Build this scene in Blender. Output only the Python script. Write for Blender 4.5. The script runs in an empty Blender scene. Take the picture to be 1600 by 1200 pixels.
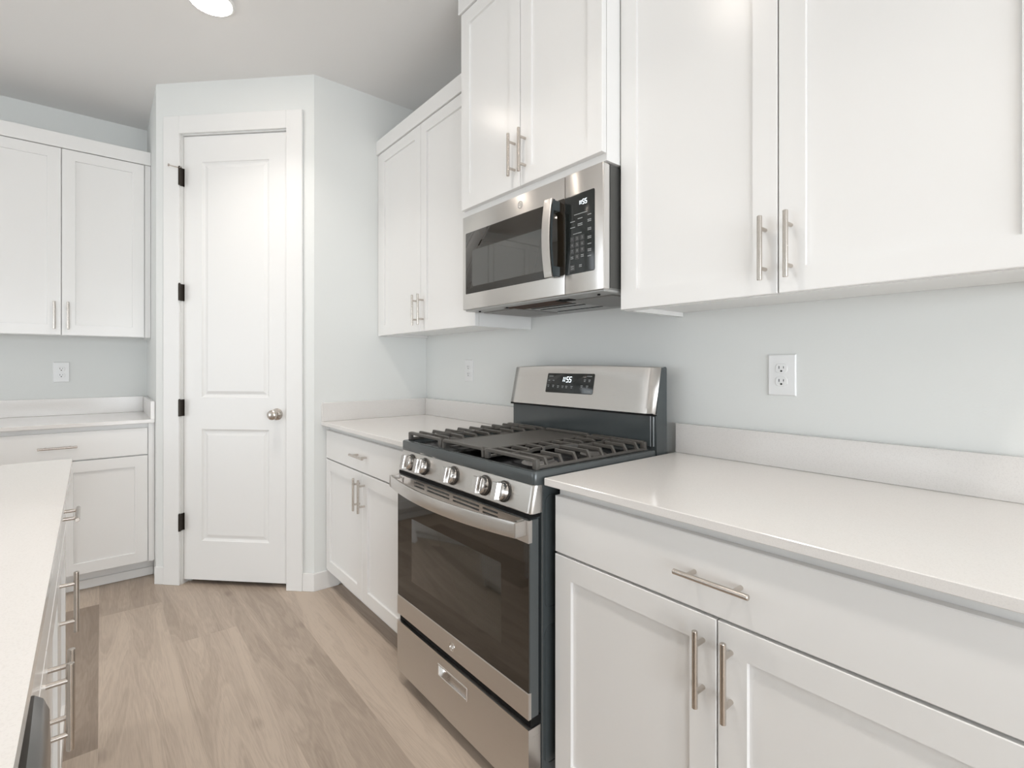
import bpy, bmesh, math, random
from mathutils import Vector, Matrix

C = bpy.context.scene.collection
S = bpy.context.scene
PI = math.pi

# ------------------------------------------------------------------ camera
CEIL = 2.794
cam_d = bpy.data.cameras.new('camera')
cam = bpy.data.objects.new('camera', cam_d)
C.objects.link(cam)
cam_d.sensor_fit = 'HORIZONTAL'
cam_d.sensor_width = 36.0
cam_d.lens = 774.44 / 1600.0 * 36.0
cam_d.shift_x = 11.0 / 1600.0
cam_d.shift_y = -28.55 / 1600.0
cam_d.clip_start = 0.01
cam.location = (0.0, 0.0, 1.2178)
cam.rotation_euler = (PI / 2, 0.0, -0.6836)
S.camera = cam

# ------------------------------------------------------------------ world, exposure
S.view_settings.view_transform = 'Standard'
S.view_settings.look = 'None'
S.view_settings.gamma = 1.0
S.view_settings.use_curve_mapping = False
S.view_settings.exposure = -0.08
wd = bpy.data.worlds.new('daylight')
S.world = wd
wd.use_nodes = True
wd.node_tree.nodes['Background'].inputs[0].default_value = (0.86, 0.93, 1.0, 1)
wd.node_tree.nodes['Background'].inputs[1].default_value = 3.6


def area(name, loc, rot, sx, sy, power, col):
    d = bpy.data.lights.new(name, 'AREA')
    d.shape = 'RECTANGLE'
    d.size, d.size_y = sx, sy
    d.energy = power
    d.color = col
    o = bpy.data.objects.new(name, d)
    o.location = loc
    o.rotation_euler = rot
    C.objects.link(o)
    return o


# area lamps added outside the unseen left and rear openings, sized for the light
area('added_daylight_left', (-4.78, 2.45, 1.03), (0, -PI / 2, 0), 1.95, 2.4, 18, (0.93, 0.97, 1.0))
area('added_daylight_rear', (-0.6, -3.58, 1.03), (PI / 2, 0, 0), 3.9, 1.95, 90, (0.93, 0.97, 1.0))

# ------------------------------------------------------------------ materials
MATS = {}


def pbr(name, col, rough=0.5, metal=0.0, spec=0.5, coat=0.0, coat_rough=0.1, emis=None, estr=0.0):
    m = bpy.data.materials.new(name)
    m.use_nodes = True
    b = m.node_tree.nodes['Principled BSDF']
    b.inputs['Base Color'].default_value = (*col, 1)
    b.inputs['Roughness'].default_value = rough
    b.inputs['Metallic'].default_value = metal
    b.inputs['Specular IOR Level'].default_value = spec
    b.inputs['Coat Weight'].default_value = coat
    b.inputs['Coat Roughness'].default_value = coat_rough
    if emis:
        b.inputs['Emission Color'].default_value = (*emis, 1)
        b.inputs['Emission Strength'].default_value = estr
    MATS[name] = m
    return m


def nodes(m):
    t = m.node_tree
    return t, t.nodes, t.links, t.nodes['Principled BSDF']


def noise_bump(m, scale, strength, dist, stretch=(1, 1, 1), detail=2.0):
    t, n, l, b = nodes(m)
    tc = n.new('ShaderNodeTexCoord')
    mp = n.new('ShaderNodeMapping')
    mp.inputs['Scale'].default_value = stretch
    nz = n.new('ShaderNodeTexNoise')
    nz.inputs['Scale'].default_value = scale
    nz.inputs['Detail'].default_value = detail
    bp = n.new('ShaderNodeBump')
    bp.inputs['Strength'].default_value = strength
    bp.inputs['Distance'].default_value = dist
    l.new(tc.outputs['Object'], mp.inputs[0])
    l.new(mp.outputs[0], nz.inputs['Vector'])
    l.new(nz.outputs['Fac'], bp.inputs['Height'])
    l.new(bp.outputs[0], b.inputs['Normal'])
    return nz


wallp = pbr('wall_paint', (0.77, 0.782, 0.765), 0.55, spec=0.35)
noise_bump(wallp, 170, 0.12, 0.0015, detail=1.0)
ceilp = pbr('ceiling_paint', (0.82, 0.81, 0.795), 0.9, spec=0.2)
noise_bump(ceilp, 120, 0.1, 0.001)
cabp = pbr('cabinet_paint', (0.825, 0.817, 0.802), 0.24, spec=0.5)
trimp = pbr('trim_paint', (0.82, 0.815, 0.80), 0.35, spec=0.45)
inner = pbr('cabinet_shadow_gap', (0.55, 0.54, 0.53), 0.6)
steel = pbr('brushed_steel', (0.64, 0.617, 0.592), 0.27, 1.0)
dsteel = pbr('dark_stainless', (0.20, 0.195, 0.19), 0.28, 1.0)
steel_side = pbr('polished_steel', (0.78, 0.77, 0.76), 0.14, 1.0)
nickel = pbr('satin_nickel', (0.60, 0.555, 0.51), 0.25, 1.0)
slate = pbr('dark_enamel', (0.060, 0.070, 0.073), 0.16, spec=0.7)
wellm = pbr('black_enamel', (0.010, 0.010, 0.011), 0.25, spec=0.4)
blackp = pbr('black_recess', (0.006, 0.006, 0.006), 0.7, spec=0.2)
iron = pbr('cast_iron', (0.085, 0.079, 0.071), 0.42, spec=0.5)
glass = pbr('dark_oven_glass', (0.020, 0.015, 0.010), 0.035, spec=0.75)
glassw = pbr('screened_window_glass', (0.045, 0.040, 0.032), 0.06, spec=0.85)
mwwin = pbr('microwave_window', (0.050, 0.050, 0.045), 0.03, spec=1.0, coat=0.6, coat_rough=0.03)
panelb = pbr('control_glass', (0.014, 0.016, 0.015), 0.12, spec=0.5)
keyg = pbr('key_grey', (0.05, 0.05, 0.05), 0.3)
led = pbr('display_digits', (0.9, 0.95, 1.0), 0.5, emis=(0.85, 0.95, 1.0), estr=1.6)
prnt = pbr('panel_print', (0.32, 0.33, 0.33), 0.5)
bronze = pbr('dark_bronze', (0.035, 0.028, 0.022), 0.35, 0.6)
plastic = pbr('white_plastic', (0.80, 0.80, 0.795), 0.3)
slotm = pbr('outlet_slot', (0.02, 0.02, 0.02), 0.6)
lampm = pbr('lamp_diffuser', (1, 1, 1), 0.5, emis=(1.0, 0.89, 0.79), estr=30.0)
greyp = pbr('grey_metal_panel', (0.42, 0.42, 0.41), 0.4, 0.4)
filt = pbr('filter_mesh', (0.33, 0.32, 0.31), 0.45, 0.7)
brownp = pbr('lamp_cover', (0.075, 0.040, 0.026), 0.6, spec=0.1)
knobm = pbr('knob_steel', (0.66, 0.635, 0.61), 0.2, 1.0)
ringm = pbr('knob_bezel', (0.05, 0.045, 0.04), 0.3, 0.5)

# brushed finish
for m, st in ((steel, (1, 1, 1)),):
    t, n, l, b = nodes(m)
    tc = n.new('ShaderNodeTexCoord'); mp = n.new('ShaderNodeMapping')
    mp.inputs['Scale'].default_value = (4, 4, 900)
    nz = n.new('ShaderNodeTexNoise'); nz.inputs['Scale'].default_value = 2.0
    mr = n.new('ShaderNodeMapRange')
    mr.inputs['To Min'].default_value = 0.26; mr.inputs['To Max'].default_value = 0.31
    l.new(tc.outputs['Object'], mp.inputs[0]); l.new(mp.outputs[0], nz.inputs['Vector'])
    l.new(nz.outputs['Fac'], mr.inputs['Value']); l.new(mr.outputs[0], b.inputs['Roughness'])
    b.inputs['Anisotropic'].default_value = 0.7
    b.inputs['Anisotropic Rotation'].default_value = 0.25
# perforated screen behind oven window
t, n, l, b = nodes(glassw)
tc = n.new('ShaderNodeTexCoord'); mp = n.new('ShaderNodeMapping'); mp.inputs['Scale'].default_value = (220, 1, 220)
vo = n.new('ShaderNodeTexVoronoi'); vo.inputs['Scale'].default_value = 1.0; vo.inputs['Randomness'].default_value = 0.0
cr = n.new('ShaderNodeValToRGB')
cr.color_ramp.elements[0].position = 0.25; cr.color_ramp.elements[0].color = (0.018, 0.015, 0.012, 1)
cr.color_ramp.elements[1].position = 0.5; cr.color_ramp.elements[1].color = (0.055, 0.048, 0.038, 1)
l.new(tc.outputs['Object'], mp.inputs[0]); l.new(mp.outputs[0], vo.inputs['Vector'])
l.new(vo.outputs['Distance'], cr.inputs[0]); l.new(cr.outputs[0], b.inputs['Base Color'])

# quartz with faint speckle
quartz = pbr('quartz', (0.74, 0.715, 0.69), 0.13, spec=0.5)
t, n, l, b = nodes(quartz)
tc = n.new('ShaderNodeTexCoord')
nz = n.new('ShaderNodeTexNoise'); nz.inputs['Scale'].default_value = 420; nz.inputs['Detail'].default_value = 3
cr = n.new('ShaderNodeValToRGB')
cr.color_ramp.elements[0].position = 0.33; cr.color_ramp.elements[0].color = (0.725, 0.70, 0.675, 1)
cr.color_ramp.elements[1].position = 0.50; cr.color_ramp.elements[1].color = (0.77, 0.745, 0.72, 1)
l.new(tc.outputs['Object'], nz.inputs['Vector']); l.new(nz.outputs['Fac'], cr.inputs[0]); l.new(cr.outputs[0], b.inputs['Base Color'])

# wood plank floor: tone and seed come with every plank
wood = pbr('oak_plank', (0.4, 0.32, 0.26), 0.42, spec=0.4)
t, n, l, b = nodes(wood)
tc = n.new('ShaderNodeTexCoord')
at = n.new('ShaderNodeAttribute'); at.attribute_name = 'tone'
sd = n.new('ShaderNodeAttribute'); sd.attribute_name = 'seed'
cmb = n.new('ShaderNodeCombineXYZ')
l.new(sd.outputs['Fac'], cmb.inputs['X']); l.new(sd.outputs['Fac'], cmb.inputs['Y'])
add = n.new('ShaderNodeVectorMath'); add.operation = 'ADD'
l.new(tc.outputs['Object'], add.inputs[0]); l.new(cmb.outputs[0], add.inputs[1])
mp = n.new('ShaderNodeMapping'); mp.inputs['Scale'].default_value = (9, 0.9, 1)
l.new(add.outputs[0], mp.inputs[0])
nA = n.new('ShaderNodeTexNoise'); nA.inputs['Scale'].default_value = 1.1; nA.inputs['Detail'].default_value = 4; nA.inputs['Distortion'].default_value = 1.2
l.new(mp.outputs[0], nA.inputs['Vector'])
mp2 = n.new('ShaderNodeMapping'); mp2.inputs['Scale'].default_value = (90, 4, 1)
l.new(add.outputs[0], mp2.inputs[0])
nB = n.new('ShaderNodeTexNoise'); nB.inputs['Scale'].default_value = 3.0; nB.inputs['Detail'].default_value = 3
l.new(mp2.outputs[0], nB.inputs['Vector'])
# cathedral rings: sine of the broad noise
ml = n.new('ShaderNodeMath'); ml.operation = 'MULTIPLY'; ml.inputs[1].default_value = 60
l.new(nA.outputs['Fac'], ml.inputs[0])
sn = n.new('ShaderNodeMath'); sn.operation = 'SINE'
l.new(ml.outputs[0], sn.inputs[0])
# knots
mp3 = n.new('ShaderNodeMapping'); mp3.inputs['Scale'].default_value = (4.2, 1.9, 1)
l.new(add.outputs[0], mp3.inputs[0])
vk = n.new('ShaderNodeTexVoronoi'); vk.inputs['Scale'].default_value = 1.0
l.new(mp3.outputs[0], vk.inputs['Vector'])
kn = n.new('ShaderNodeMapRange'); kn.inputs['From Min'].default_value = 0.02; kn.inputs['From Max'].default_value = 0.10
kn.inputs['To Min'].default_value = 0.72; kn.inputs['To Max'].default_value = 1.0
l.new(vk.outputs['Distance'], kn.inputs['Value'])
r1 = n.new('ShaderNodeMapRange'); r1.inputs['From Min'].default_value = -1; r1.inputs['To Min'].default_value = 0.93; r1.inputs['To Max'].default_value = 1.03
l.new(sn.outputs[0], r1.inputs['Value'])
r2 = n.new('ShaderNodeMapRange'); r2.inputs['From Min'].default_value = 0.3; r2.inputs['From Max'].default_value = 0.7
r2.inputs['To Min'].default_value = 0.92; r2.inputs['To Max'].default_value = 1.06
l.new(nB.outputs['Fac'], r2.inputs['Value'])
r3 = n.new('ShaderNodeMapRange'); r3.inputs['From Min'].default_value = 0.3; r3.inputs['From Max'].default_value = 0.7
r3.inputs['To Min'].default_value = 0.84; r3.inputs['To Max'].default_value = 1.12
l.new(nA.outputs['Fac'], r3.inputs['Value'])


def mul(a, bb):
    q = n.new('ShaderNodeMath'); q.operation = 'MULTIPLY'
    l.new(a, q.inputs[0]); l.new(bb, q.inputs[1])
    return q.outputs[0]


v = mul(mul(r1.outputs[0], r2.outputs[0]), mul(r3.outputs[0], at.outputs['Fac']))
v = mul(v, kn.outputs[0])
cr = n.new('ShaderNodeValToRGB')
cr.color_ramp.elements[0].position = 0.3; cr.color_ramp.elements[0].color = (0.160, 0.116, 0.086, 1)
cr.color_ramp.elements[1].position = 1.2 / 1.2; cr.color_ramp.elements[1].color = (0.53, 0.437, 0.355, 1)
l.new(v, cr.inputs[0]); l.new(cr.outputs[0], b.inputs['Base Color'])
bp = n.new('ShaderNodeBump'); bp.inputs['Strength'].default_value = 0.15; bp.inputs['Distance'].default_value = 0.001
l.new(nB.outputs['Fac'], bp.inputs['Height']); l.new(bp.outputs[0], b.inputs['Normal'])


# ------------------------------------------------------------------ geometry helpers
class MB:
    def __init__(s):
        s.bm = bmesh.new()

    def loft(s, loops, cap0=True, cap1=True, closed=True):
        bm = s.bm
        rows = [[bm.verts.new(p) for p in lp] for lp in loops]
        k = len(rows[0])
        for a, bb in zip(rows, rows[1:]):
            for i in range(k if closed else k - 1):
                j = (i + 1) % k
                bm.faces.new((a[i], a[j], bb[j], bb[i]))
        if cap0:
            bm.faces.new(list(reversed(rows[0])))
        if cap1:
            bm.faces.new(rows[-1])
        return s

    def box(s, x0, x1, y0, y1, z0, z1, bev=0.0, seg=1):
        x0, x1 = min(x0, x1), max(x0, x1)
        y0, y1 = min(y0, y1), max(y0, y1)
        z0, z1 = min(z0, z1), max(z0, z1)
        t = bmesh.new()
        bmesh.ops.create_cube(t, size=1.0)
        for vv in t.verts:
            vv.co = Vector(((x0 + x1) / 2 + vv.co.x * (x1 - x0), (y0 + y1) / 2 + vv.co.y * (y1 - y0), (z0 + z1) / 2 + vv.co.z * (z1 - z0)))
        if bev > 0:
            bmesh.ops.bevel(t, geom=list(t.edges), offset=bev, segments=seg, profile=0.5, affect='EDGES')
        s.merge(t)
        return s

    def merge(s, t, mat=None):
        mp = {}
        for vv in t.verts:
            mp[vv] = s.bm.verts.new(mat @ vv.co if mat else vv.co)
        for f in t.faces:
            try:
                s.bm.faces.new([mp[vv] for vv in f.verts])
            except ValueError:
                pass
        t.free()
        return s

    def cyl(s, p0, p1, r0, r1=None, n=16, chamfer=0.0):
        r1 = r0 if r1 is None else r1
        p0, p1 = Vector(p0), Vector(p1)
        d = (p1 - p0).normalized()
        u = d.orthogonal().normalized()
        w = d.cross(u)

        def ring(p, r):
            return [p + (u * math.cos(2 * PI * i / n) + w * math.sin(2 * PI * i / n)) * r for i in range(n)]
        c = chamfer
        L = []
        if c:
            L.append(ring(p0, r0 - c)); L.append(ring(p0 + d * c, r0))
            L.append(ring(p1 - d * c, r1)); L.append(ring(p1, r1 - c))
        else:
            L = [ring(p0, r0), ring(p1, r1)]
        return s.loft(L)

    def lathe(s, o, axis, prof, n=24):
        """prof: list of (distance along axis, radius)"""
        o = Vector(o); d = Vector(axis).normalized()
        u = d.orthogonal().normalized(); w = d.cross(u)
        L = [[o + d * a + (u * math.cos(2 * PI * i / n) + w * math.sin(2 * PI * i / n)) * r for i in range(n)] for a, r in prof]
        return s.loft(L)

    def rings(s, x0, x1, z0, z1, prof, cap0=True, cap1=True):
        """rectangular rings on an x-z face: prof = list of (inset, y)"""
        L = []
        for i, y in prof:
            L.append([(x0 + i, y, z0 + i), (x1 - i, y, z0 + i), (x1 - i, y, z1 - i), (x0 + i, y, z1 - i)])
        return s.loft(L, cap0, cap1)

    def rrings(s, x0, x1, z0, z1, r, prof, seg=5, shear=0.0):
        L = []
        for i, y in prof:
            L.append([(p[0], y, p[1]) for p in rrect(x0 + i, x1 - i, z0 + i, z1 - i, max(r - i, 0.0005), seg)])
        return s.loft(L)

    def sweep(s, pts, hw, hh, up=(0, 0, 1), bev=0.0):
        """rectangular bar along a polyline: hw half width sideways, hh half height along up"""
        pts = [Vector(p) for p in pts]
        up = Vector(up)
        L = []
        for i, p in enumerate(pts):
            a = pts[max(i - 1, 0)]; c = pts[min(i + 1, len(pts) - 1)]
            d = (c - a).normalized()
            sd = d.cross(up)
            sd = sd.normalized() if sd.length > 1e-4 else Vector((1, 0, 0))
            uu = sd.cross(d).normalized()
            k = 1.0
            if 0 < i < len(pts) - 1:
                d1 = (p - a).normalized()
                k = 1.0 / max(0.5, math.sqrt((1 + d1.dot((c - p).normalized())) / 2))
            e = bev
            w, h = hw, hh * 1.0
            if e:
                q = [(-w + e, -h), (w - e, -h), (w, -h + e), (w, h - e), (w - e, h), (-w + e, h), (-w, h - e), (-w, -h + e)]
            else:
                q = [(-w, -h), (w, -h), (w, h), (-w, h)]
            L.append([p + sd * (x * (k if abs(d.z) < 0.3 else 1)) + uu * y for x, y in q])
        return s.loft(L)

    def build(s, name, mat, parent=None, loc=None, rotz=None, smooth=True, ang=32):
        bmesh.ops.recalc_face_normals(s.bm, faces=s.bm.faces[:])
        me = bpy.data.meshes.new(name)
        s.bm.to_mesh(me)
        s.bm.free()
        if smooth:
            me.shade_smooth()
            me.set_sharp_from_angle(angle=math.radians(ang))
        me.materials.append(mat)
        o = bpy.data.objects.new(name, me)
        C.objects.link(o)
        if parent:
            o.parent = parent
        if loc:
            o.location = loc
        if rotz is not None:
            o.rotation_euler = (0, 0, rotz)
        return o


def rrect(x0, x1, z0, z1, r, seg=5):
    P = []
    for cx, cz, a0 in ((x1 - r, z0 + r, -PI / 2), (x1 - r, z1 - r, 0), (x0 + r, z1 - r, PI / 2), (x0 + r, z0 + r, PI)):
        for i in range(seg + 1):
            a = a0 + PI / 2 * i / seg
            P.append((cx + r * math.cos(a), cz + r * math.sin(a)))
    return P


def thing(name, label, cat, loc=(0, 0, 0), rotz=0.0, group=None):
    o = bpy.data.objects.new(name, None)
    o.empty_display_size = 0.1
    C.objects.link(o)
    o.location = loc
    o.rotation_euler = (0, 0, rotz)
    return tag(o, label, cat, group)


def tag(o, label, cat, group=None):
    o['label'] = label
    o['category'] = cat
    if group:
        o['group'] = group
    return o


def struct(o):
    o['kind'] = 'structure'
    return o


# ------------------------------------------------------------------ the room
XR, YB = 1.588, 4.094          # range wall, back wall
XL, YF = -4.7, -3.5
P0 = Vector((0.8936, 2.7309))  # right end of the angled pantry wall
T = 0.6551
PL = Vector((P0.x - T, P0.y + T))
DW = T * math.sqrt(2)

# floor planks
rng = random.Random(7)
fbm = bmesh.new()
tones, seeds = [], []
pw, x_first = 0.249, -0.008
k0 = math.floor((XL - x_first) / pw)
k1 = math.ceil((XR + 0.05 - x_first) / pw)
special = {-1: (2.04, 1.23), 0: (1.2, 1.9), 1: (1.37, 1.22), 2: (0.9, 2.4), 3: (1.15, 2.6), 4: (0.5, 2.6)}
tone_of = {(-1, 0): 0.56, (-1, -1): 0.93, (0, 0): 0.95, (1, 1): 0.84, (1, 0): 0.95, (2, 0): 0.82, (3, 0): 1.0, (4, 0): 0.70}  # plank by the toe kick darker, its shadow partly put into the tone
for k in range(k0, k1):
    x0, x1 = x_first + k * pw, x_first + (k + 1) * pw
    x0, x1 = max(x0, XL), min(x1, XR + 0.05)
    y_ref, ln = special.get(k, (rng.uniform(0, 1.22), 1.22))
    j0 = math.floor((YF - y_ref) / ln)
    j = j0
    while y_ref + j * ln < YB:
        ya, yb = max(y_ref + j * ln, YF), min(y_ref + (j + 1) * ln, YB)
        vs = [fbm.verts.new(p) for p in ((x0, ya, 0), (x1, ya, 0), (x1, yb, 0), (x0, yb, 0))]
        fbm.faces.new(vs)
        tones.append(tone_of.get((k, j), rng.uniform(0.74, 0.97)))
        seeds.append(rng.uniform(0, 60))
        j += 1
me = bpy.data.meshes.new('floor')
fbm.to_mesh(me); fbm.free()
a = me.attributes.new('tone', 'FLOAT', 'FACE'); a.data.foreach_set('value', tones)
a = me.attributes.new('seed', 'FLOAT', 'FACE'); a.data.foreach_set('value', seeds)
me.materials.append(wood)
floor = bpy.data.objects.new('floor', me)
C.objects.link(floor); struct(floor)

struct(MB().box(XL - .2, XR + .2, YF - .2, YB + .2, CEIL, CEIL + 0.1).build('ceiling', ceilp))
struct(MB().box(XR, XR + 0.12, YF, YB + 0.12, 0, CEIL).build('wall_right', wallp))
struct(MB().box(XL, XR, YB, YB + 0.12, 0, CEIL).build('wall_back', wallp))
# unseen left and rear walls, window openings placed and lowered to light the base cabinets
WT = 2.06
struct(MB().box(XL - .12, XL, YF, 1.2, 0, CEIL).box(XL - .12, XL, 3.7, YB + .12, 0, CEIL).box(XL - .12, XL, 1.2, 3.7, WT, CEIL).build('wall_left', wallp))
struct(MB().box(XL - .12, -2.6, YF - .12, YF, 0, CEIL).box(1.4, XR + .12, YF - .12, YF, 0, CEIL).box(-2.6, 1.4, YF - .12, YF, WT, CEIL).build('wall_front', wallp))
m = MB()
for y in (1.2, 2.415, 3.63):
    m.box(XL - .09, XL - .03, y, y + 0.07, 0, WT)
m.box(XL - .09, XL - .03, 1.2, 3.7, WT - 0.07, WT).box(XL - .09, XL - .03, 1.2, 3.7, 0, 0.07)
w1 = struct(m.build('window_1', trimp))
m = MB()
for x in (-2.6, -1.29, 0.02, 1.33):
    m.box(x, x + 0.07, YF - .09, YF - .03, 0, WT)
m.box(-2.6, 1.4, YF - .09, YF - .03, WT - .07, WT).box(-2.6, 1.4, YF - .09, YF - .03, 0, .07)
w2 = struct(m.build('window_2', trimp))

# pantry corner: side wall facing the camera, angled wall with door, short wall beside the back run
struct(MB().box(P0.x, XR - .0005, P0.y, P0.y + 0.11, 0, CEIL).build('wall_pantry_side', wallp))
struct(MB().box(PL.x, PL.x + 0.11, PL.y, YB, 0, CEIL).build('wall_pantry_end', wallp))
ANG = -PI / 4
door_x0, door_x1, door_top = 0.158, 0.768, 2.497
m = MB()
m.box(0, 0.150, 0, 0.11, 0, CEIL).box(0.776, DW, 0, 0.11, 0, CEIL).box(0.150, 0.776, 0, 0.11, door_top + 0.006, CEIL)
struct(m.build('wall_pantry_angled', wallp, loc=(PL.x, PL.y, 0), rotz=ANG))
# casing and jamb
m = MB()
m.box(0.056, 0.151, -0.016, -0.0002, 0, 2.603, 0.002)
m.box(0.775, 0.866, -0.016, -0.0002, 0, 2.603, 0.002)
m.box(0.151, 0.775, -0.016, -0.0002, door_top + 0.008, 2.603, 0.002)
m.box(0.150, 0.1555, -0.0005, 0.105, 0, door_top + 0.004)
m.box(0.7705, 0.776, -0.0005, 0.105, 0, door_top + 0.004)
m.box(0.1505, 0.7755, -0.0005, 0.105, door_top + 0.003, door_top + 0.0065)
m.box(0.1555, 0.172, 0.051, 0.062, 0, door_top)
m.box(0.754, 0.7705, 0.051, 0.062, 0, door_top)
struct(m.build('trim_1', trimp, loc=(PL.x, PL.y, 0), rotz=ANG))
# two-panel door
DY = 0.012
m = MB()
x0, x1, z0, z1 = door_x0, door_x1, 0.026, door_top
pa, pb = 0.265, 0.661
lev = [(0.243, 0.865), (1.042, 2.352)]


def quad(m, xa, xb, za, zb, y):
    bm = m.bm
    bm.faces.new([bm.verts.new(p) for p in ((xa, y, za), (xb, y, za), (xb, y, zb), (xa, y, zb))])


quad(m, x0, pa, z0, z1, DY); quad(m, pb, x1, z0, z1, DY)
quad(m, pa, pb, z0, lev[0][0], DY); quad(m, pa, pb, lev[0][1], lev[1][0], DY); quad(m, pa, pb, lev[1][1], z1, DY)
for za, zb in lev:
    m.rings(pa, pb, za, zb, [(0, DY), (0.003, DY + 0.004), (0.012, DY + 0.009), (0.018, DY + 0.009), (0.034, DY + 0.003), (0.036, DY + 0.003)], cap0=False)
m.rings(x0, x1, z0, z1, [(0, DY), (0, DY + 0.035)], cap0=False)
door = struct(m.build('door_1', trimp, loc=(PL.x, PL.y, 0), rotz=ANG, ang=20))
kx, kz = 0.708, 0.952
MB().lathe((kx, DY, kz), (0, -1, 0), [(0, 0.032), (0.004, 0.0325), (0.007, 0.030), (0.010, 0.020), (0.013, 0.013), (0.026, 0.011), (0.032, 0.014),
                                    (0.038, 0.022), (0.046, 0.0265), (0.054, 0.0265), (0.060, 0.022), (0.064, 0.013), (0.0655, 0.004)], 28).build('door_knob', nickel, door)
for i, (za, zb) in enumerate(((0.302, 0.396), (0.938, 1.030), (1.579, 1.672), (2.218, 2.318))):
    m = MB().box(0.1508, 0.1578, -0.0175, DY + 0.004, za, zb, 0.0008)
    m.box(0.1578, 0.1625, DY - 0.003, DY + 0.001, za, zb)
    m.cyl((0.157, -0.020, za), (0.157, -0.020, zb), 0.0062, n=12)
    m.cyl((0.157, -0.020, zb), (0.157, -0.020, zb + 0.004), 0.004, n=10)
    h = m.build('hinge', bronze, door)
m = MB().cyl((0.157, -0.021, 2.312), (0.118, -0.046, 2.318), 0.0028, n=10).cyl((0.118, -0.046, 2.318), (0.113, -0.049, 2.319), 0.0075, n=12)
m.cyl((0.157, -0.021, 2.312), (0.178, -0.030, 2.312), 0.003, n=10)
m.build('door_stop', nickel, door)

# baseboards
bb, bt = 0.096, 0.014
m = MB().box(0.0, 0.0555, -bt, -0.0003, 0, bb, 0.002)
struct(m.build('baseboard_left', trimp, loc=(PL.x, PL.y, 0), rotz=ANG))
m = MB().box(0.8665, DW + 0.004, -bt, -0.0003, 0, bb, 0.002)
struct(m.build('baseboard_right', trimp, loc=(PL.x, PL.y, 0), rotz=ANG))
struct(MB().box(P0.x - 0.008, 1.025, P0.y - bt, P0.y - 0.0003, 0, bb, 0.002).build('baseboard_back', trimp))

# ------------------------------------------------------------------ cabinet parts (front view: x to the right, -y to the viewer)
GAP = 0.0015
DT = 0.020          # door thickness


def bar_handle(parent, x, z, vertical=True, length=0.155, y=-DT, r=0.0058, posts=0.048):
    yc = y - 0.0325
    m = MB()
    if vertical:
        m.cyl((x, yc, z - length / 2), (x, yc, z + length / 2), r, n=16, chamfer=0.001)
        for s_ in (-1, 1):
            m.cyl((x, y, z + s_ * posts), (x, yc, z + s_ * posts), 0.0048, n=12)
    else:
        m.cyl((x - length / 2, yc, z), (x + length / 2, yc, z), r, n=16, chamfer=0.001)
        for s_ in (-1, 1):
            m.cyl((x + s_ * posts, y, z), (x + s_ * posts, yc, z), 0.0048, n=12)
    return m.build('handle', nickel, parent)


def shaker_door(parent, x0, x1, z0, z1, rail=0.058):
    m = MB()
    m.rings(x0 + GAP, x1 - GAP, z0, z1, [(0, 0), (0, -DT + 0.0015), (0.0015, -DT), (rail, -DT), (rail + 0.0012, -DT + 0.0085)])
    return m.build('door', cabp, parent, ang=20)


def slab_front(parent, x0, x1, z0, z1, name='drawer'):
    m = MB()
    m.rings(x0 + GAP, x1 - GAP, z0, z1, [(0, 0), (0, -DT + 0.002), (0.002, -DT)])
    return m.build(name, cabp, parent, ang=20)


def base_cabinet(label, loc, rotz, w, depth=0.592, doors='pair', drawer_handle=True, fill=(0.0, 0.0), group=None, open_top=False, shoe=False):
    t = thing('base_cabinet', label, 'cabinet', loc, rotz, group)
    m = MB()
    if open_top:
        m.box(0, w, 0.001, 0.020, 0.105, 0.8935).box(0, w, depth - 0.012, depth, 0.105, 0.8935)
        m.box(0, 0.018, 0.020, depth - 0.012, 0.105, 0.8935).box(w - 0.018, w, 0.020, depth - 0.012, 0.105, 0.8935)
        m.box(0.018, w - 0.018, 0.020, depth - 0.012, 0.105, 0.123)
    else:
        m.box(0, w, 0.001, depth, 0.105, 0.8935)
    m.box(0, w, 0.070, depth, 0.0, 0.105)
    m.build('body', cabp, t)
    if shoe:
        MB().box(0, w, 0.056, 0.0695, 0, 0.048, 0.003).build('toe_trim', cabp, t)
    a, b_ = fill[0], w - fill[1]
    for xa, xb in ((0, a), (b_, w)):
        if xb - xa > 0.004:
            MB().box(xa + GAP, xb - 0.0005, -DT + 0.004, 0, 0.105, 0.8935).build('filler_strip', cabp, t)
    mid = (a + b_) / 2
    dr = slab_front(t, a, b_, 0.716, 0.867)
    if drawer_handle:
        bar_handle(dr, mid, 0.7915, False)
    if doors == 'pair':
        for xa, xb, hx in ((a, mid, mid - 0.029), (mid, b_, mid + 0.029)):
            d = shaker_door(t, xa, xb, 0.108, 0.710)
            bar_handle(d, hx, 0.610)
    elif doors == 'left_pull':
        d = shaker_door(t, a, b_, 0.108, 0.710)
        bar_handle(d, a + 0.03, 0.610)
    return t


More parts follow.
